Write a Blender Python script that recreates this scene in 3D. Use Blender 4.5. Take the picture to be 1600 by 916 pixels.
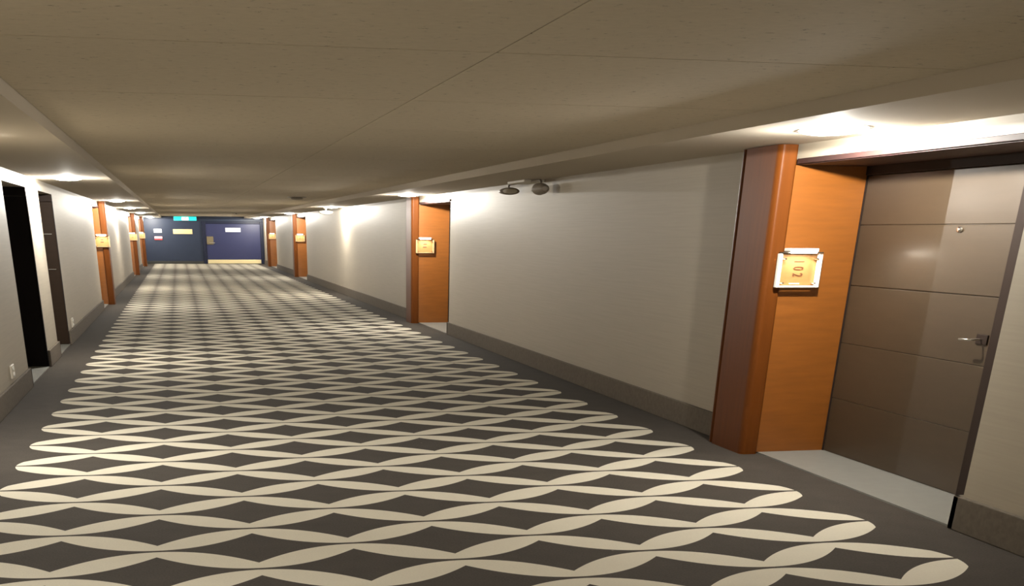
import bpy, bmesh, math
from mathutils import Vector, Matrix

S = bpy.context.scene
C = S.collection
for o in list(bpy.data.objects):
    bpy.data.objects.remove(o)

# ------------------------------------------------------------------ camera
YAW, PIT, ROL = 0.19789, -0.46125, 0.00673
F_PX, CX, CY = 1711.668, 655.244, 1213.27
fw = Vector((math.sin(YAW)*math.cos(PIT), math.cos(YAW)*math.cos(PIT), math.sin(PIT)))
rt0 = Vector((math.cos(YAW), -math.sin(YAW), 0))
up0 = rt0.cross(fw)
rt = math.cos(ROL)*rt0 + math.sin(ROL)*up0
up = -math.sin(ROL)*rt0 + math.cos(ROL)*up0
cam_d = bpy.data.cameras.new('camera')
cam = bpy.data.objects.new('camera', cam_d)
C.objects.link(cam)
M4 = Matrix.Identity(4)
for r in range(3):
    M4[r][0], M4[r][1], M4[r][2] = rt[r], up[r], -fw[r]
M4[2][3] = 1.55
cam.matrix_world = M4
cam_d.sensor_fit = 'HORIZONTAL'
cam_d.sensor_width = 36.0
cam_d.lens = 36.0*F_PX/1600.0
cam_d.shift_x = (800.0-CX)/1600.0
cam_d.shift_y = (CY-458.0)/1600.0
cam_d.clip_start = 0.05
cam_d.clip_end = 300
S.camera = cam

# ------------------------------------------------------------------ world, exposure
W = bpy.data.worlds.new('world')
S.world = W
W.use_nodes = True
W.node_tree.nodes['Background'].inputs[0].default_value = (0.02, 0.02, 0.02, 1)
S.view_settings.view_transform = 'Standard'
S.view_settings.look = 'None'
S.view_settings.gamma = 1.0
S.view_settings.use_curve_mapping = False
S.view_settings.exposure = 1.3
DOWN_W = 62.0          # downlights
SIGN_W = 0.95           # lamps over the room plaques

# ------------------------------------------------------------------ dimensions
XR, XL = 4.347, -1.72
XSR, XSL = 3.398, -0.768        # inner edges of the lowered side strips
ZS, ZC = 2.12, 2.195
YE, YN = 63.67, -9.0
ZB = 0.1925
ZH = 1.997                      # head of the recesses

# ------------------------------------------------------------------ materials
def nodes(m):
    m.use_nodes = True
    nt = m.node_tree
    return nt, nt.nodes['Principled BSDF']

def lin(c):
    return tuple(((v/255.0)/12.92 if v/255.0 <= 0.04045 else ((v/255.0+0.055)/1.055)**2.4) for v in c)

def mat(name, col, rough=0.6, metal=0.0, noise=0.0, nscale=(8, 8, 8), bump=0.0, bscale=60, emit=None, estr=0, spec=0.5, coat=0.0):
    m = bpy.data.materials.new(name)
    nt, b = nodes(m)
    b.inputs['Base Color'].default_value = (*col, 1)
    b.inputs['Roughness'].default_value = rough
    b.inputs['Metallic'].default_value = metal
    b.inputs['Specular IOR Level'].default_value = spec
    b.inputs['Coat Weight'].default_value = coat
    b.inputs['Coat Roughness'].default_value = 0.2
    if emit:
        b.inputs['Emission Color'].default_value = (*emit, 1)
        b.inputs['Emission Strength'].default_value = estr
    tc = nt.nodes.new('ShaderNodeTexCoord')
    if noise:
        mp = nt.nodes.new('ShaderNodeMapping')
        mp.inputs['Scale'].default_value = nscale
        nz = nt.nodes.new('ShaderNodeTexNoise')
        nz.inputs['Scale'].default_value = 1.0
        nz.inputs['Detail'].default_value = 5
        nt.links.new(tc.outputs['Object'], mp.inputs[0])
        nt.links.new(mp.outputs[0], nz.inputs['Vector'])
        mr = nt.nodes.new('ShaderNodeMapRange')
        mr.inputs['From Min'].default_value = 0.3
        mr.inputs['From Max'].default_value = 0.7
        mr.inputs['To Min'].default_value = 1-noise
        mr.inputs['To Max'].default_value = 1+noise
        nt.links.new(nz.outputs[0], mr.inputs[0])
        mx = nt.nodes.new('ShaderNodeVectorMath')
        mx.operation = 'SCALE'
        mx.inputs[0].default_value = col
        nt.links.new(mr.outputs[0], mx.inputs['Scale'])
        nt.links.new(mx.outputs[0], b.inputs['Base Color'])
    if bump:
        nb = nt.nodes.new('ShaderNodeTexNoise')
        nb.inputs['Scale'].default_value = bscale
        nt.links.new(tc.outputs['Object'], nb.inputs['Vector'])
        bp = nt.nodes.new('ShaderNodeBump')
        bp.inputs['Strength'].default_value = bump
        bp.inputs['Distance'].default_value = 0.01
        nt.links.new(nb.outputs[0], bp.inputs['Height'])
        nt.links.new(bp.outputs[0], b.inputs['Normal'])
    return m

class NB:
    """little wrapper to chain math nodes"""
    def __init__(s, nt):
        s.nt = nt
    def m(s, op, a, b=None, c=None):
        n = s.nt.nodes.new('ShaderNodeMath')
        n.operation = op
        for i, v in enumerate((a, b, c)):
            if v is None:
                continue
            if isinstance(v, (int, float)):
                n.inputs[i].default_value = v
            else:
                s.nt.links.new(v, n.inputs[i])
        return n.outputs[0]

def carpet_material():
    m = bpy.data.materials.new('carpet')
    nt, b = nodes(m)
    k = NB(nt)
    tc = nt.nodes.new('ShaderNodeTexCoord')
    sp = nt.nodes.new('ShaderNodeSeparateXYZ')
    nt.links.new(tc.outputs['Object'], sp.inputs[0])
    X0, PW, Y0, PD = -1.299, 0.5250, 7.715, 0.4334
    i = k.m('DIVIDE', k.m('SUBTRACT', sp.outputs[0], X0), PW)
    j = k.m('DIVIDE', k.m('SUBTRACT', sp.outputs[1], Y0), PD)
    # a, b run 0..1..0 between the rows of nodes; nodes at (0,0) and (1,1), dark stars around (1,0) and (0,1)
    a = k.m('PINGPONG', i, 1.0)
    b_ = k.m('PINGPONG', j, 1.0)
    def star(w):
        return k.m('ADD', k.m('MULTIPLY', k.m('POWER', k.m('MAXIMUM', w, 0.0), 2.1), 0.69), 0.035)
    one_b = k.m('SUBTRACT', 1.0, b_)
    pet = k.m('MULTIPLY', k.m('GREATER_THAN', b_, star(a)), k.m('GREATER_THAN', one_b, star(k.m('SUBTRACT', 1.0, a))))
    # rounded petal ends along the first and the last column of nodes
    d = k.m('MINIMUM', i, k.m('SUBTRACT', 10.0, i))
    cap = k.m('MULTIPLY', k.m('POWER', k.m('MAXIMUM', d, 0.0), 0.5), 1.4)
    ins = k.m('MULTIPLY', k.m('GREATER_THAN', d, 0.0), k.m('LESS_THAN', b_, cap))
    pet = k.m('MULTIPLY', pet, ins)
    nz = nt.nodes.new('ShaderNodeTexNoise')
    nz.inputs['Scale'].default_value = 90
    nz.inputs['Detail'].default_value = 4
    nt.links.new(tc.outputs['Object'], nz.inputs['Vector'])
    nz2 = nt.nodes.new('ShaderNodeTexNoise')
    nz2.inputs['Scale'].default_value = 5
    nz2.inputs['Detail'].default_value = 3
    nt.links.new(tc.outputs['Object'], nz2.inputs['Vector'])
    var = k.m('ADD', k.m('MULTIPLY', k.m('SUBTRACT', nz.outputs[0], 0.5), 0.7), k.m('MULTIPLY', k.m('SUBTRACT', nz2.outputs[0], 0.5), 0.35))
    # sparse pale specks of lint
    vo = nt.nodes.new('ShaderNodeTexVoronoi')
    vo.inputs['Scale'].default_value = 3.0
    nt.links.new(tc.outputs['Object'], vo.inputs['Vector'])
    lint = k.m('LESS_THAN', vo.outputs['Distance'], 0.022)
    dark = nt.nodes.new('ShaderNodeVectorMath')
    dark.operation = 'SCALE'
    dark.inputs[0].default_value = (0.063, 0.054, 0.045)
    nt.links.new(k.m('ADD', k.m('ADD', var, 1.0), k.m('MULTIPLY', lint, 1.8)), dark.inputs['Scale'])
    pale = nt.nodes.new('ShaderNodeVectorMath')
    pale.operation = 'SCALE'
    pale.inputs[0].default_value = (0.70, 0.655, 0.54)
    nt.links.new(k.m('ADD', k.m('MULTIPLY', var, 0.22), 1.0), pale.inputs['Scale'])
    mx = nt.nodes.new('ShaderNodeMix')
    mx.data_type = 'VECTOR'
    nt.links.new(pet, mx.inputs[0])
    nt.links.new(dark.outputs[0], mx.inputs[4])
    nt.links.new(pale.outputs[0], mx.inputs[5])
    nt.links.new(mx.outputs[1], b.inputs['Base Color'])
    b.inputs['Roughness'].default_value = 0.95
    b.inputs['Specular IOR Level'].default_value = 0.15
    bp = nt.nodes.new('ShaderNodeBump')
    bp.inputs['Strength'].default_value = 0.25
    bp.inputs['Distance'].default_value = 0.01
    nt.links.new(nz.outputs[0], bp.inputs['Height'])
    nt.links.new(bp.outputs[0], b.inputs['Normal'])
    return m

def tile_material():
    m = bpy.data.materials.new('acoustic_tile')
    nt, b = nodes(m)
    k = NB(nt)
    tc = nt.nodes.new('ShaderNodeTexCoord')
    mp = nt.nodes.new('ShaderNodeMapping')
    mp.inputs['Scale'].default_value = (20, 26, 1)
    nt.links.new(tc.outputs['Object'], mp.inputs[0])
    nz = nt.nodes.new('ShaderNodeTexNoise')
    nz.inputs['Scale'].default_value = 1.0
    nz.inputs['Detail'].default_value = 6
    nz.inputs['Roughness'].default_value = 0.7
    nt.links.new(mp.outputs[0], nz.inputs['Vector'])
    pits = k.m('GREATER_THAN', nz.outputs[0], 0.645)
    fac = k.m('SUBTRACT', k.m('ADD', 1.0, k.m('MULTIPLY', k.m('SUBTRACT', nz.outputs[0], 0.5), -0.25)), k.m('MULTIPLY', pits, 0.42))
    v = nt.nodes.new('ShaderNodeVectorMath')
    v.operation = 'SCALE'
    v.inputs[0].default_value = (0.58, 0.51, 0.405)
    nt.links.new(fac, v.inputs['Scale'])
    nt.links.new(v.outputs[0], b.inputs['Base Color'])
    b.inputs['Roughness'].default_value = 0.9
    b.inputs['Specular IOR Level'].default_value = 0.2
    return m

M = {}
M['carpet'] = carpet_material()
M['tile'] = tile_material()
M['wall'] = mat('wall_vinyl', (0.395, 0.346, 0.270), 0.55, noise=0.04, nscale=(6, 1.2, 60), spec=0.3)
M['soffit'] = mat('soffit_paint', (0.55, 0.49, 0.405), 0.8, spec=0.2)
M['rail'] = mat('ceiling_rail', (0.52, 0.46, 0.37), 0.6)
M['base'] = mat('carpet_base', (0.155, 0.130, 0.102), 0.9, noise=0.12, nscale=(30, 30, 30), spec=0.2)
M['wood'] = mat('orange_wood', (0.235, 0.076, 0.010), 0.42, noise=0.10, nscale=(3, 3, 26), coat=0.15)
M['casing'] = mat('casing_wood_shaded', (0.115, 0.033, 0.005), 0.42, noise=0.10, nscale=(26, 26, 2), spec=0.12)  # same wood as the panels, with the shade on its face put into the colour
M['darkwood'] = mat('dark_head_wood', (0.040, 0.020, 0.018), 0.6, spec=0.2)
M['door'] = mat('brown_metal', (0.060, 0.041, 0.024), 0.45, metal=0.2, noise=0.04, nscale=(4, 4, 30), spec=0.35, coat=0.22)
M['frame'] = mat('door_frame_paint', (0.026, 0.017, 0.013), 0.6, spec=0.12)
M['black'] = mat('black_paint', (0.006, 0.004, 0.004), 0.7, spec=0.1)
M['brown'] = mat('brown_laminate', (0.030, 0.018, 0.011), 0.55, spec=0.12, noise=0.06, nscale=(4, 4, 30))
M['stone'] = mat('threshold_stone', (0.25, 0.25, 0.225), 0.45, noise=0.04, nscale=(10, 10, 10))
M['steel'] = mat('steel', (0.75, 0.73, 0.68), 0.22, metal=1.0)
M['brass'] = mat('brass', (0.62, 0.53, 0.30), 0.35, metal=0.6)
M['bronze'] = mat('bronze', (0.16, 0.13, 0.075), 0.4, metal=0.6)
M['copper'] = mat('copper_plate', (0.36, 0.18, 0.065), 0.4, metal=0.3, noise=0.05, nscale=(30, 30, 30))
M['acrylic'] = mat('frosted_edge', (0.86, 0.84, 0.76), 0.3, emit=(1.0, 0.9, 0.7), estr=0.05)
M['edge'] = mat('clear_edge', (0.40, 0.28, 0.14), 0.3)
M['ink'] = mat('digit_brown', (0.10, 0.035, 0.012), 0.5)
M['white'] = mat('white_plastic', (0.80, 0.79, 0.74), 0.4)
M['ivory'] = mat('ivory_plastic', (0.62, 0.57, 0.48), 0.45)
M['grey'] = mat('grey_plastic', (0.24, 0.20, 0.155), 0.5)
M['lens'] = mat('lamp_lens', (1, 1, 1), 0.4, emit=(1, 0.97, 0.9), estr=14)
M['led'] = mat('lamp_led', (1, 1, 1), 0.4, emit=(1, 0.93, 0.8), estr=22)
M['glassdark'] = mat('dark_lens', (0.05, 0.04, 0.03), 0.15)
M['bluewall'] = mat('blue_wall_paint', (0.015, 0.023, 0.046), 0.45, spec=0.25, noise=0.03, nscale=(3, 3, 3))
M['bluedoor'] = mat('blue_door_paint', (0.017, 0.021, 0.075), 0.4, spec=0.3, noise=0.03, nscale=(3, 3, 3))
M['blueframe'] = mat('blue_frame_paint', (0.008, 0.011, 0.028), 0.45, spec=0.2)
M['blackbase'] = mat('black_rubber', (0.02, 0.02, 0.016), 0.6)
M['signtan'] = mat('tan_sign', (0.62, 0.52, 0.27), 0.5)
M['paper'] = mat('white_sign', (0.86, 0.87, 0.9), 0.5)
M['red'] = mat('red_paint', (0.45, 0.05, 0.06), 0.4)
M['exitgreen'] = mat('exit_green', (0.0, 0.35, 0.28), 0.5, emit=(0.005, 0.60, 0.46), estr=1.0)
M['exitwhite'] = mat('exit_white', (0.6, 0.9, 0.85), 0.5, emit=(0.50, 0.98, 0.92), estr=1.0)
M['exithouse'] = mat('exit_housing', (0.05, 0.10, 0.10), 0.5)
M['printgrey'] = mat('print_grey', (0.45, 0.48, 0.5), 0.6)

# ------------------------------------------------------------------ mesh helpers
class MB:
    def __init__(s):
        s.b = bmesh.new()
    def box(s, x0, x1, y0, y1, z0, z1, bev=0.0):
        g = bmesh.ops.create_cube(s.b, size=1.0)
        vs = g['verts']
        for v in vs:
            v.co = Vector(((x0+x1)/2+v.co.x*abs(x1-x0), (y0+y1)/2+v.co.y*abs(y1-y0), (z0+z1)/2+v.co.z*abs(z1-z0)))
        if bev:
            es = list({e for v in vs for e in v.link_edges})
            bmesh.ops.bevel(s.b, geom=es, offset=bev, segments=2, profile=0.5, affect='EDGES')
        return s
    def prism(s, pts, z0, z1):
        """closed polygon in x, y run up from z0 to z1"""
        lo = [s.b.verts.new((x, y, z0)) for x, y in pts]
        hi = [s.b.verts.new((x, y, z1)) for x, y in pts]
        n = len(pts)
        s.b.faces.new(lo[::-1])
        s.b.faces.new(hi)
        for i in range(n):
            s.b.faces.new((lo[i], lo[(i+1) % n], hi[(i+1) % n], hi[i]))
        return s
    def lathe(s, prof, c=(0, 0, 0), ax='z', n=40, sx=1.0, sy=1.0):
        """prof: list of (r, h); sx, sy stretch the two cross axes"""
        rings = []
        for r, h in prof:
            ring = []
            for a in range(n):
                t = 2*math.pi*a/n
                u, v = r*math.cos(t)*sx, r*math.sin(t)*sy
                p = {'z': (u, v, h), 'y': (u, h, v), 'x': (h, u, v)}[ax]
                ring.append(s.b.verts.new((c[0]+p[0], c[1]+p[1], c[2]+p[2])))
            rings.append(ring)
        for q in range(len(rings)-1):
            for a in range(n):
                s.b.faces.new((rings[q][a], rings[q][(a+1) % n], rings[q+1][(a+1) % n], rings[q+1][a]))
        s.b.faces.new(rings[0])
        s.b.faces.new(rings[-1])
        return s
    def tube(s, pts, r, n=12):
        rings = []
        for i, p in enumerate(pts):
            p = Vector(p)
            d = (Vector(pts[min(i+1, len(pts)-1)])-Vector(pts[max(i-1, 0)])).normalized()
            a = d.cross(Vector((0, 0, 1)))
            if a.length < 0.01:
                a = d.cross(Vector((1, 0, 0)))
            a.normalize()
            b2 = d.cross(a)
            rings.append([s.b.verts.new(p+r*(math.cos(2*math.pi*q/n)*a+math.sin(2*math.pi*q/n)*b2)) for q in range(n)])
        for q in range(len(rings)-1):
            for a in range(n):
                s.b.faces.new((rings[q][a], rings[q][(a+1) % n], rings[q+1][(a+1) % n], rings[q+1][a]))
        s.b.faces.new(rings[0])
        s.b.faces.new(rings[-1])
        return s
    def build(s, name, m, parent=None, smooth=False):
        bmesh.ops.recalc_face_normals(s.b, faces=s.b.faces)
        me = bpy.data.meshes.new(name)
        s.b.to_mesh(me)
        s.b.free()
        me.materials.append(m)
        if smooth:
            for p in me.polygons:
                p.use_smooth = True
            me.set_sharp_from_angle(angle=math.radians(40))
        o = bpy.data.objects.new(name, me)
        C.objects.link(o)
        if parent:
            o.parent = parent
        return o

def tag(o, label=None, cat=None, group=None, kind=None):
    if label: o['label'] = label
    if cat: o['category'] = cat
    if group: o['group'] = group
    if kind: o['kind'] = kind
    return o

def thing(name, label, cat, loc, group=None, kind=None):
    o = bpy.data.objects.new(name, None)
    o.empty_display_size = 0.1
    C.objects.link(o)
    o.location = loc
    return tag(o, label, cat, group, kind)

def lamp(name, kind, parent, loc, energy, size=0.05, col=(1, 0.95, 0.86), **kw):
    d = bpy.data.lights.new(name, kind)
    d.energy = energy
    d.color = col
    if kind == 'AREA':
        d.shape = 'RECTANGLE'
        d.size, d.size_y = kw.get('sx', 0.3), kw.get('sy', 0.1)
    else:
        d.shadow_soft_size = size
    if kind == 'SPOT':
        d.spot_size = kw.get('angle', 2.0)
        d.spot_blend = kw.get('blend', 0.5)
    o = bpy.data.objects.new(name, d)
    C.objects.link(o)
    o.parent = parent
    o.location = loc
    if 'rot' in kw:
        o.rotation_euler = kw['rot']
    return o

# ------------------------------------------------------------------ the shell
tag(MB().box(XL-2.6, XR+1.2, YN-0.3, YE+0.4, -0.15, 0).build('floor', M['carpet']),
    'dark grey carpet with a cream lattice of petals running down the corridor', 'floor', kind='structure')

# recesses: (far y, near y, style)
RIGHT = [(8.24, 5.68, 'room'), (22.04, 19.42, 'room'), (45.44, 42.2, 'room'), (59.14, 55.5, 'room')]
LEFT = [(15.28, 13.25, 'black'), (18.32, 16.55, 'brown'), (28.54, 26.55, 'room'), (47.54, 45.2, 'room'), (59.14, 56.7, 'room')]

def wall(side, openings, name, label):
    s = 1 if side == 'right' else -1
    x = XR if side == 'right' else XL
    def bx(mb, d0, d1, y0, y1, z0, z1):
        a, b = sorted((x+s*d0, x+s*d1))
        mb.box(a, b, y0, y1, z0, z1)
    mb = MB()
    y = YN
    T = 0.75
    for f, n, st in sorted(openings, key=lambda q: q[1]):
        bx(mb, 0, T, y, n, 0, 2.4)
        bx(mb, 0, T, n, f, ZH, 2.4)                       # above the recess
        if st == 'room':
            bx(mb, 0.60, T, n, f, 0, ZH)                  # back of the recess
        else:
            bx(mb, 2.2, 2.3, n, f, 0, ZH)
            bx(mb, T, 2.3, n-0.1, n, 0, ZH)
            bx(mb, T, 2.3, n-0.1, f+0.1, ZH, 2.1)
            bx(mb, T, 2.3, f, f+0.1, 0, ZH)
        y = f
    bx(mb, 0, T, y, YE+0.2, 0, 2.4)
    return tag(mb.build(name, M['wall']), label, 'wall', kind='structure')

wall('right', RIGHT, 'wall_right', 'long grey vinyl corridor wall on the right with door recesses')
wall('left', LEFT, 'wall_left', 'long grey vinyl corridor wall on the left with door recesses')
tag(MB().box(XL-0.2, XR+0.2, YN-0.2, YN, 0, 2.4).build('wall_near', M['wall']), 'grey wall closing the corridor', 'wall', kind='structure')
tag(MB().box(XL, XR, YE, YE+0.2, 0, 2.4).build('wall_end', M['bluewall']), 'dark blue painted wall at the far end of the corridor', 'wall', kind='structure')

# ceiling of acoustic tiles with shallow joints between them
YJ = [5.06+1.842*q for q in range(-8, 32)]
XM = 1.309
mb = MB()
edges_y = [YN]+[v for v in YJ if YN < v < YE]+[YE]
for a, b_ in zip(edges_y[:-1], edges_y[1:]):
    for x0, x1 in ((XSL, XM), (XM, XSR)):
        mb.box(x0+0.003, x1-0.003, a+0.005, b_-0.005, ZC, ZC+0.05)
mb.box(XSL-0.3, XSR+0.3, YN, YE, ZC+0.010, ZC+0.1)
tag(mb.build('ceiling', M['tile']), 'speckled beige acoustic tile ceiling in large squares', 'ceiling', kind='structure')
tag(MB().box(XSR, XR, YN, YE, ZS, ZC+0.12).build('trim_1', M['soffit']), 'lowered beige ceiling strip along the right wall', 'soffit', kind='structure')
tag(MB().box(XL, XSL, YN, YE, ZS, ZC+0.12).build('trim_2', M['soffit']), 'lowered beige ceiling strip along the left wall', 'soffit', kind='structure')

# carpeted baseboards, one object per wall
def baseboard(side, openings, name, label):
    s = -1 if side == 'right' else 1
    x = XR if side == 'right' else XL
    mb = MB()
    y = YN
    for f, n, st in sorted(openings, key=lambda q: q[1]):
        a, b_ = sorted((x, x+s*0.028))
        mb.box(a, b_, y, n+0.05, 0, ZB, 0.006)
        c, d = sorted((x+s*0.028, x-s*0.5))
        mb.box(c, d, n, n+0.05, 0, ZB, 0.006)              # returns into the recess
        y = f+0.54 if st == 'room' else f
    a, b_ = sorted((x, x+s*0.028))
    mb.box(a, b_, y, YE, 0, ZB, 0.006)
    tag(mb.build(name, M['base']), label, 'baseboard', kind='structure')
baseboard('right', RIGHT, 'baseboard_right', 'grey brown carpet skirting along the right wall')
baseboard('left', LEFT, 'baseboard_left', 'grey brown carpet skirting along the left wall')
tag(MB().box(XL+0.03, 1.24, YE-0.06, YE, 0, 0.13, 0.008).build('baseboard_end', M['blackbase']), 'black skirting under the blue end wall', 'baseboard', kind='structure')

# ------------------------------------------------------------------ room doors in the recesses
DOOR_N = [0]
def room_door(side, f, n, label, handle_far=False):
    """brown grooved door at the back of a recess; local origin on the floor at the recess's far back corner"""
    s = 1 if side == 'right' else -1
    x = XR if side == 'right' else XL
    DOOR_N[0] += 1
    t = thing('door_%d' % DOOR_N[0], label, 'door', (x+s*0.575, f-0.04, 0), kind='structure')
    def bx(mb, d0, d1, y0, y1, z0, z1, bev=0.0):
        a, b = sorted((-s*d0, -s*d1))                       # d: distance towards the corridor
        return mb.box(a, b, y0, y1, z0, z1, bev)
    L = f-0.04-(n+0.06)
    dw = min(1.735, L-0.2)
    mb = MB()
    bx(mb, -0.02, 0.0, -dw, -0.012, 0.012, 1.930)
    for z0, z1 in ((0.012, 0.410), (0.412, 0.810), (0.812, 1.207), (1.213, 1.610), (1.616, 1.930)):
        bx(mb, 0.0, 0.012, -dw, -0.012, z0, z1, 0.003)
    bx(mb, -0.02, 0.004, -dw, -0.012, 0.012, 1.930)
    mb.build('door_leaf', M['door'], t)
    mb = MB()
    bx(mb, -0.024, 0.05, -dw-0.16, -dw-0.012, 0, 1.994, 0.006)
    bx(mb, -0.024, 0.03, -dw-0.012, 0, 1.934, 1.994, 0.004)
    bx(mb, -0.024, 0.02, -0.010, 0.0, 0, 1.934)
    mb.build('door_frame', M['frame'], t)
    mb = MB()
    bx(mb, -0.02, 0.572, -L, -0.001, 0.0, 0.010)
    tag(mb.build('threshold', M['stone'], t), 'pale grey stone threshold')
    hy = -0.60 if handle_far else -dw+0.10
    hd = 1 if handle_far else 1
    mb = MB()
    mb.box(*sorted((-s*0.012, -s*0.022)), hy-0.055, hy+0.055, 0.86 if handle_far else 0.935, 1.06 if handle_far else 0.995, 0.004)
    pl = mb.build('handle_plate', M['bronze'] if handle_far else M['frame'], t)
    h = MB().tube([(-s*0.02, hy, 0.965), (-s*0.10, hy, 0.965), (-s*0.115, hy+hd*0.02, 0.965), (-s*0.115, hy+hd*(0.18 if handle_far else 0.09), 0.962)], 0.011 if handle_far else 0.007)
    h.build('handle', M['steel'], t, True)
    if handle_far:
        MB().lathe([(0.030, 0), (0.034, -s*0.012), (0.022, -s*0.03)], (-s*0.012, hy, 1.115), 'x', 20, 1.9, 1).build('deadbolt', M['bronze'] if handle_far else M['frame'], t, True)
    pr = MB().lathe([(0.0165, 0), (0.0165, -s*0.010), (0.010, -s*0.014)], (-s*0.011, -1.19 if dw > 1.3 else -dw/2, 1.585), 'x', 20, 1.9, 1)
    pr.build('peephole', M['steel'], t, True)
    return t

def surround(side, f, n, label):
    """orange wood panel on the recess's far side, its moulded casing and the dark head board"""
    s = 1 if side == 'right' else -1
    x = XR if side == 'right' else XL
    t = thing('door_surround', label, 'door surround', (x, f-0.04, 0), 'orange wood door surrounds')
    X = lambda d: s*d                                       # d > 0 goes into the recess
    mb = MB()
    mb.box(*sorted((X(-0.02), X(0.574))), 0.0, 0.038, 0.0105, 1.990)
    mb.build('side_panel', M['wood'], t)
    # casing: a board standing proud of the wall, bead on its far edge, rounded near corner, wrapping onto the panel
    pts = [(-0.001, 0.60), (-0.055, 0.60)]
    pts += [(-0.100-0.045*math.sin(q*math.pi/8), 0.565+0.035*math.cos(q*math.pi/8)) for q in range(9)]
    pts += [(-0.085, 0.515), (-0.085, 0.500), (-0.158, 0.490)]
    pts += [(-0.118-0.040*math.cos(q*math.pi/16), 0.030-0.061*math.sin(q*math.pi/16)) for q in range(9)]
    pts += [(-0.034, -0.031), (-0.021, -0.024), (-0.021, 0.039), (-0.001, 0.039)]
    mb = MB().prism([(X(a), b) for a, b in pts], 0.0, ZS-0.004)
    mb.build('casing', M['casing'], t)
    mb = MB()
    mb.box(*sorted((X(-0.022), X(-0.001))), n-f+0.04, -0.034, ZH-0.001, 2.028, 0.003)
    mb.box(*sorted((X(-0.001), X(0.574))), n-f+0.042, -0.002, ZH-0.006, ZH-0.0015)
    tag(mb.build('head_board', M['darkwood'], t), 'dark brown head board')
    return t

def plaque(side, f, label, digits=None, num=0):
    s = 1 if side == 'right' else -1
    xc = (4.437 if side == 'right' else XL+0.02)
    t = thing('room_number_plaque', label, 'sign', (xc, f-0.073, 1.20), 'lit room number plaques')
    w, h = 0.172, 0.225
    MB().box(-w+0.015, w-0.015, -0.016, -0.001, 0.012, h-0.004, 0.003).build('back_plate', M['copper'], t)
    MB().box(-0.06 if side == 'right' else -w+0.05, w-0.05 if side == 'right' else -0.012, -0.001, 0.0315, 0.05, h-0.05).build('mounting_block', M['darkwood'], t)
    # frosted edges of the clear cover
    mb = MB()
    mb.box(-w, -w+0.028, -0.052, -0.018, 0, h, 0.003)
    mb.box(w-0.028, w, -0.052, -0.018, 0, h, 0.003)
    mb.box(-w+0.028, w-0.028, -0.052, -0.018, 0, 0.012, 0.003)
    mb.build('cover_edge', M['acrylic'] if digits else M['edge'], t)
    for sx, sz in ((-1, 0.03), (1, 0.03), (-1, h-0.035), (1, h-0.035)):
        MB().lathe([(0.0065, 0.012), (0.0065, -0.05), (0.005, -0.056)], (sx*(w-0.045), -0.014, sz), 'y', 16, 1.6, 1).build('standoff', M['steel'], t, True)
    lh = MB()
    lh.box(-0.118, 0.108, -0.10, -0.001, h+0.012, h+0.036, 0.006)
    lo = lh.build('lamp_housing', M['white'], t)
    MB().box(-0.155, 0.165, -0.068, -0.001, h+0.002, h+0.011, 0.002).build('lamp_shelf', M['glassdark'], t)
    MB().box(-0.10, 0.095, -0.096, -0.072, h+0.004, h+0.0115).build('lamp_strip', M['led'], t)
    lamp('plaque_lamp', 'AREA', t, (0, -0.084, h+0.002), SIGN_W, sx=0.19, sy=0.022, col=(1, 0.9, 0.74), rot=(math.radians(-14), 0, 0))
    if digits:
        z = h-0.052
        for ch in digits:
            cu = bpy.data.curves.new('digit', 'FONT')
            cu.body = ch
            cu.size = 0.052
            cu.extrude = 0.0015
            cu.align_x, cu.align_y = 'CENTER', 'CENTER'
            tmp = bpy.data.objects.new('tmp', cu)
            C.objects.link(tmp)
            bpy.context.view_layer.update()
            me = bpy.data.meshes.new_from_object(tmp)
            bpy.data.objects.remove(tmp)
            cxv = [v.co.x for v in me.vertices]
            cyv = [v.co.y for v in me.vertices]
            mx_, my_ = (min(cxv)+max(cxv))/2, (min(cyv)+max(cyv))/2
            for v in me.vertices:
                px, py, pz = v.co.x-mx_, v.co.y-my_, v.co.z
                # turned a quarter clockwise on the wall facing -y
                v.co = Vector((py*2.2+0.008, -0.0185-pz, -px*1.0+z))
            me.materials.clear()
            me.materials.append(M['ink'])
            d = bpy.data.objects.new('digit', me)
            C.objects.link(d)
            d.parent = t
            z -= 0.044
        MB().box(-0.05, 0.03, -0.019, -0.0155, 0.022, 0.028).build('print_line', M['paper'], t)
    else:
        for q in range(2):
            MB().box(-0.035+0.01*q, 0.035, -0.0185, -0.0155, 0.09+0.05*q, 0.112+0.05*q, 0.002).build('print_line', M['ink'], t)
    return t

RL = ['brown grooved metal door in the nearest right recess', 'brown door in the second recess along the right wall',
      'brown door in the third recess along the right wall', 'brown door in the right recess nearest the blue end door']
SL = ['orange wood door surround filling the near right foreground beside the grooved brown door', 'orange wood door surround halfway down the right wall beside a door lever',
      'third orange wood door surround along the right wall', 'orange wood door surround on the right wall next to the blue end door']
PL = ['large lit room number plaque on the nearest orange panel at right', 'lit room number plaque on the orange panel halfway down the right wall',
      'small lit plaque on the third orange panel along the right wall', 'small lit plaque on the right wall panel nearest the blue door']
for q, (f, n, st) in enumerate(RIGHT):
    room_door('right', f, n, RL[q], handle_far=(q > 0))
    surround('right', f, n, SL[q])
    plaque('right', f, PL[q], '102' if q == 0 else None)
LLB = ['brown door in the first orange framed recess on the left wall', 'brown door in the second orange framed recess on the left wall', 'brown door in the left recess nearest the blue end wall']
SLB = ['nearest orange wood door surround on the left wall, past the dark doors', 'second orange wood door surround along the left wall', 'orange wood door surround on the left wall next to the blue end wall']
PLB = ['lit plaque on the nearest orange panel of the left wall', 'lit plaque on the second orange panel of the left wall', 'lit plaque on the left wall panel nearest the blue end wall']
for q, (f, n, st) in enumerate(LEFT[2:]):
    room_door('left', f, n, LLB[q])
    surround('left', f, n, SLB[q])
    plaque('left', f, PLB[q])

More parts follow.
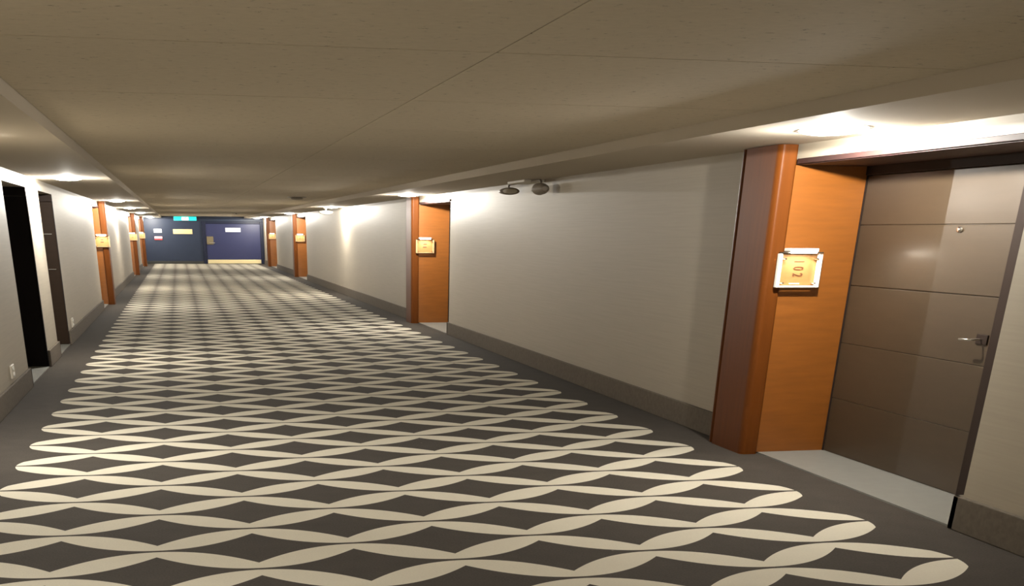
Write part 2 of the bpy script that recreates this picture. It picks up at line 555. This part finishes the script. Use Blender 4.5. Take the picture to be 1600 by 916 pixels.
# two dark doors set across deep recesses of the left wall
def alcove_door(f, n, m, label, glints):
    DOOR_N[0] += 1
    t = thing('door_%d' % DOOR_N[0], label, 'door', (XL, f, 0), kind='structure')
    mb = MB()
    mb.box(-2.19, -0.012, -0.05, -0.001, 0.014, 1.90, 0.004)
    mb.build('door_leaf', m, t)
    mb = MB()
    mb.box(-2.19, -0.0, -0.07, -0.001, 1.904, ZH-0.002, 0.004)
    mb.box(-0.011, 0.0, -0.06, -0.001, 0.012, 1.904)
    mb.build('door_frame', M['black'] if m == M['black'] else M['frame'], t)
    tag(MB().box(-2.19, -0.001, n-f+0.055, -0.001, 0.0, 0.010).build('threshold', M['stone'], t), 'pale grey stone threshold')
    for zz in glints:
        MB().box(-0.17, -0.06, -0.066, -0.05, zz-0.006, zz+0.006, 0.002).build('latch_plate', M['steel'], t)
    return t
alcove_door(15.28, 13.25, M['black'], 'black door in the nearest recess of the left wall', [])
alcove_door(18.32, 16.55, M['brown'], 'dark brown door in the left wall beside the black door', [1.49, 1.03])

# ------------------------------------------------------------------ blue end door
t = thing('door_%d' % (DOOR_N[0]+1), 'blue exit door with a brass kick plate at the corridor end', 'door', (2.75, YE, 0), kind='structure')
mb = MB()
mb.box(-1.53, -1.36, -0.10, -0.001, 0, 1.97, 0.01)
mb.box(1.42, 1.56, -0.10, -0.001, 0, 1.97, 0.01)
mb.box(-1.36, 1.42, -0.10, -0.001, 1.86, 1.97, 0.01)
mb.build('door_frame', M['blueframe'], t)
MB().box(-1.355, 1.415, -0.06, -0.001, 0.012, 1.855, 0.006).build('door_leaf', M['bluedoor'], t)
MB().box(-1.34, 1.40, -0.075, -0.06, 0.02, 0.20, 0.004).build('kick_plate', M['brass'], t)
MB().box(-1.33, -0.99, -0.08, -0.06, 0.90, 1.28, 0.01).build('lock_plate', M['bronze'], t)
MB().tube([(-1.18, -0.08, 0.99), (-1.18, -0.20, 0.99), (-1.14, -0.22, 0.99), (-0.92, -0.22, 0.985)], 0.022).build('handle', M['steel'], t, True)
sg = MB().box(-0.35, 0.42, -0.074, -0.06, 1.49, 1.68, 0.004).build('door_notice', M['paper'], t)
tag(sg, 'white notice on the blue door')
MB().box(-0.16, 0.14, -0.077, -0.074, 1.575, 1.60).build('print_line', M['printgrey'], sg)

# ------------------------------------------------------------------ things on the end wall
tag(MB().box(-0.24, 0.73, YE-0.03, YE-0.001, 1.38, 1.605, 0.008).build('wall_sign', M['signtan']),
    'tan rectangular sign on the blue end wall below the green exit sign', 'sign')
t = thing('fire_alarm_strobe', 'small white alarm strobe on the blue end wall above the red pull station', 'alarm strobe', (-1.0, YE, 1.43))
MB().box(-0.20, 0.20, -0.06, -0.001, 0.0, 0.175, 0.01).build('strobe_body', M['paper'], t)
MB().box(-0.10, 0.10, -0.10, -0.06, 0.05, 0.125, 0.01).build('strobe_lens', M['white'], t)
t = thing('fire_alarm_pull_station', 'small red and white fire alarm pull station on the blue end wall', 'alarm pull station', (-1.0, YE, 1.10))
MB().box(-0.20, 0.20, -0.06, -0.001, 0.0, 0.17, 0.01).build('station_body', M['red'], t)
MB().box(-0.19, 0.19, -0.10, -0.06, 0.075, 0.155, 0.01).build('pull_handle', M['paper'], t)

# exit sign hanging from the ceiling in front of the end wall
t = thing('exit_sign', 'green running person exit sign below the ceiling at the blue wall', 'exit sign', (0.41, YE-0.35, 1.985))
MB().box(-0.58, 0.58, -0.06, 0.06, 0.0, 0.195, 0.01).build('housing', M['exithouse'], t)
MB().box(-0.30, 0.30, -0.05, 0.05, 0.195, 0.2095).build('ceiling_mount', M['exithouse'], t)
MB().box(-0.56, 0.56, -0.072, -0.06, 0.012, 0.183, 0.002).build('green_face', M['exitgreen'], t)
pw = MB()
pw.box(-0.17, 0.17, -0.076, -0.072, 0.022, 0.172)
pw.build('white_doorway', M['exitwhite'], t)
rm = MB()
rm.lathe([(0.014, 0), (0.014, -0.003)], (0.03, -0.076, 0.150), 'y', 14, 2.0, 1)
def limb(a, b_, r):
    rm.tube([(a[0], -0.0775, a[1]), (b_[0], -0.0775, b_[1])], r, 8)
limb((0.02, 0.135), (-0.02, 0.09), 0.011)
limb((-0.02, 0.09), (0.06, 0.07), 0.008)
limb((0.06, 0.07), (0.05, 0.035), 0.007)
limb((-0.02, 0.09), (-0.06, 0.055), 0.008)
limb((-0.06, 0.055), (-0.13, 0.05), 0.007)
limb((0.02, 0.130), (0.10, 0.10), 0.006)
limb((0.01, 0.130), (-0.08, 0.115), 0.006)
rm.build('running_figure', M['exitgreen'], t)

# ------------------------------------------------------------------ downlights
def downlight(x, y, label, power=1.0, cone=None):
    t = thing('downlight', label, 'ceiling light', (x, y, ZS), 'round downlights along the soffits')
    MB().lathe([(0.172, -0.0012), (0.194, -0.0007)], (0, 0, 0), 'z', 40, 1.0, 1.5).build('trim_ring', M['white'], t, True)
    MB().lathe([(0.178, -0.0015), (0.165, -0.012), (0.110, -0.024), (0.03, -0.028)], (0, 0, 0), 'z', 40, 1.0, 1.5).build('lens', M['lens'], t, True)
    if cone:
        lamp('downlight_lamp', 'SPOT', t, (0, 0, -0.06), DOWN_W*power, 0.04, angle=cone, blend=0.6)
    else:
        lo = lamp('downlight_lamp', 'POINT', t, (0, 0, -0.052), DOWN_W*power, 0.018)
        # diffuser throws more light sideways than straight down
        nt = lo.data
        nt.use_nodes = True
        nt = nt.node_tree
        em = [q for q in nt.nodes if q.type == 'EMISSION'][0]
        ge = nt.nodes.new('ShaderNodeNewGeometry')
        sx = nt.nodes.new('ShaderNodeSeparateXYZ')
        nt.links.new(ge.outputs['Incoming'], sx.inputs[0])
        k = NB(nt)
        side = k.m('SUBTRACT', 1.0, k.m('ABSOLUTE', sx.outputs[2]))
        down = k.m('ADD', k.m('MULTIPLY', k.m('LESS_THAN', sx.outputs[2], 0.0), 0.62), 0.38)
        nt.links.new(k.m('MULTIPLY', k.m('ADD', k.m('MULTIPLY', side, 1.45), 0.55), down), em.inputs['Strength'])
    return t
downlight(3.93, 7.03, 'bright round downlight above the nearest right recess')
downlight(3.93, 20.9, 'bright round downlight above the second right recess', 1.15)
downlight(3.98, 32.0, 'downlight washing the bare right wall between two recesses', 1.15)
downlight(3.98, 44.2, 'downlight above the third right recess', 1.15)
downlight(3.95, 57.0, 'downlight above the last right recess before the blue door', 1.15)
downlight(3.93, 61.6, 'downlight on the right close to the blue end door', 1.2)
downlight(-1.28, 15.9, 'bright downlight between the black and brown doors on the left')
downlight(-1.25, 27.6, 'downlight above the nearest orange framed recess on the left', 1.15)
downlight(-1.30, 36.4, 'downlight washing the left wall between orange panels', 1.15)
downlight(-1.28, 46.2, 'downlight above the second orange framed recess on the left', 1.15)
downlight(-1.28, 57.6, 'downlight above the left recess nearest the blue end wall', 1.15)
downlight(-1.28, 62.3, 'downlight beside the blue end wall on the left', 1.2)
for x, y, cone in ((-1.32, 8.9, 2.75), (-1.28, 3.2, 2.3), (3.93, -0.5, 2.1), (-1.28, -3.0, 2.1), (3.93, -6.5, 2.1)):  # unseen: continue the rows, extra ones added to even out the near light
    downlight(x, y, 'unseen round downlight in the soffit outside the left and near edges of the view', 1.1, cone)

# ------------------------------------------------------------------ emergency light on the soffit edge
t = thing('emergency_light', 'twin head emergency light at the top of the right wall', 'emergency light', (4.19, 14.75, ZS))
MB().box(-0.10, 0.155, -0.45, 0.30, -0.030, -0.001, 0.006).build('ceiling_plate', M['ivory'], t)
for sy, lab in ((0.60, 'far'), (-0.82, 'near')):
    a = 0.25 if sy > 0 else -0.40
    MB().tube([(0, a, -0.020), (0, sy-0.03*(1 if sy > 0 else -1), -0.022), (0, sy, -0.040), (0, sy, -0.07)], 0.014).build('arm', M['grey'], t, True)
    hd = MB()
    if sy > 0:
        hd.lathe([(0.030, 0.16), (0.060, 0.12), (0.072, 0.02), (0.076, -0.06), (0.066, -0.065)], (0, sy, -0.098), 'y', 28, 1.7, 0.55)
    else:
        hd.lathe([(0.030, -0.16), (0.060, -0.12), (0.080, -0.02), (0.084, 0.06), (0.072, 0.065)], (0, sy, -0.112), 'y', 28, 1.1, 0.75)
    h = hd.build('lamp_head', M['grey'], t, True)
    yy = sy-0.062 if sy > 0 else sy+0.062
    MB().lathe([(0.055, 0.0), (0.055, -0.012 if sy > 0 else 0.012), (0.03, -0.02 if sy > 0 else 0.02)], (0, yy, -0.098 if sy > 0 else -0.112), 'y', 28, 1.7 if sy > 0 else 1.1, 0.55).build('lamp_lens', M['ivory'], h, True)

# small white dish lamp hanging on a stem beside the wall wash
t = thing('soffit_dish_lamp', 'small white dish lamp on a stem below the right soffit', 'lamp', (3.95, 33.0, ZS))
MB().lathe([(0.07, -0.001), (0.07, -0.012), (0.02, -0.03), (0.02, -0.085)], (0, 0, 0), 'z', 24).build('stem', M['white'], t, True)
MB().lathe([(0.05, -0.075), (0.17, -0.085), (0.20, -0.105), (0.17, -0.135), (0.09, -0.158), (0.03, -0.163)], (0, 0, 0), 'z', 32).build('dish', M['white'], t, True)

# smoke detector and sprinkler on the tiles
t = thing('smoke_detector', 'round dark smoke detector on the ceiling tiles', 'smoke detector', (2.51, 26.0, ZC))
MB().lathe([(0.20, -0.0005), (0.20, -0.012), (0.15, -0.018)], (0, 0, 0), 'z', 32).build('base_plate', M['grey'], t, True)
MB().lathe([(0.11, -0.018), (0.13, -0.03), (0.115, -0.05), (0.05, -0.06)], (0, 0, 0), 'z', 32).build('sensor_cap', M['grey'], t, True)
t = thing('ceiling_sprinkler', 'tiny ceiling sprinkler far down the corridor', 'sprinkler', (2.39, 50.7, ZC))
MB().lathe([(0.16, -0.0005), (0.14, -0.012)], (0, 0, 0), 'z', 24).build('escutcheon', M['grey'], t, True)
MB().lathe([(0.03, -0.012), (0.03, -0.04), (0.09, -0.045), (0.09, -0.05)], (0, 0, 0), 'z', 24).build('deflector', M['grey'], t, True)

# wall outlets
def outlet(y, z0, z1, hw, label):
    t = thing('wall_outlet', label, 'outlet', (XL, y, z0), 'left wall outlets')
    h = z1-z0
    MB().box(0.0005, 0.020, -hw, hw, 0, h, 0.004).build('cover_plate', M['ivory'], t)
    for q in (0.27, 0.73):
        r = MB().lathe([(h*0.18, 0.020), (h*0.17, 0.030)], (0, 0, h*q), 'x', 18, 1.6, 1).build('receptacle', M['white'], t, True)
outlet(12.0, 0.235, 0.355, 0.11, 'white wall outlet low on the left wall before the black door')
outlet(18.95, 0.20, 0.33, 0.11, 'white wall outlet low on the left wall past the brown door')
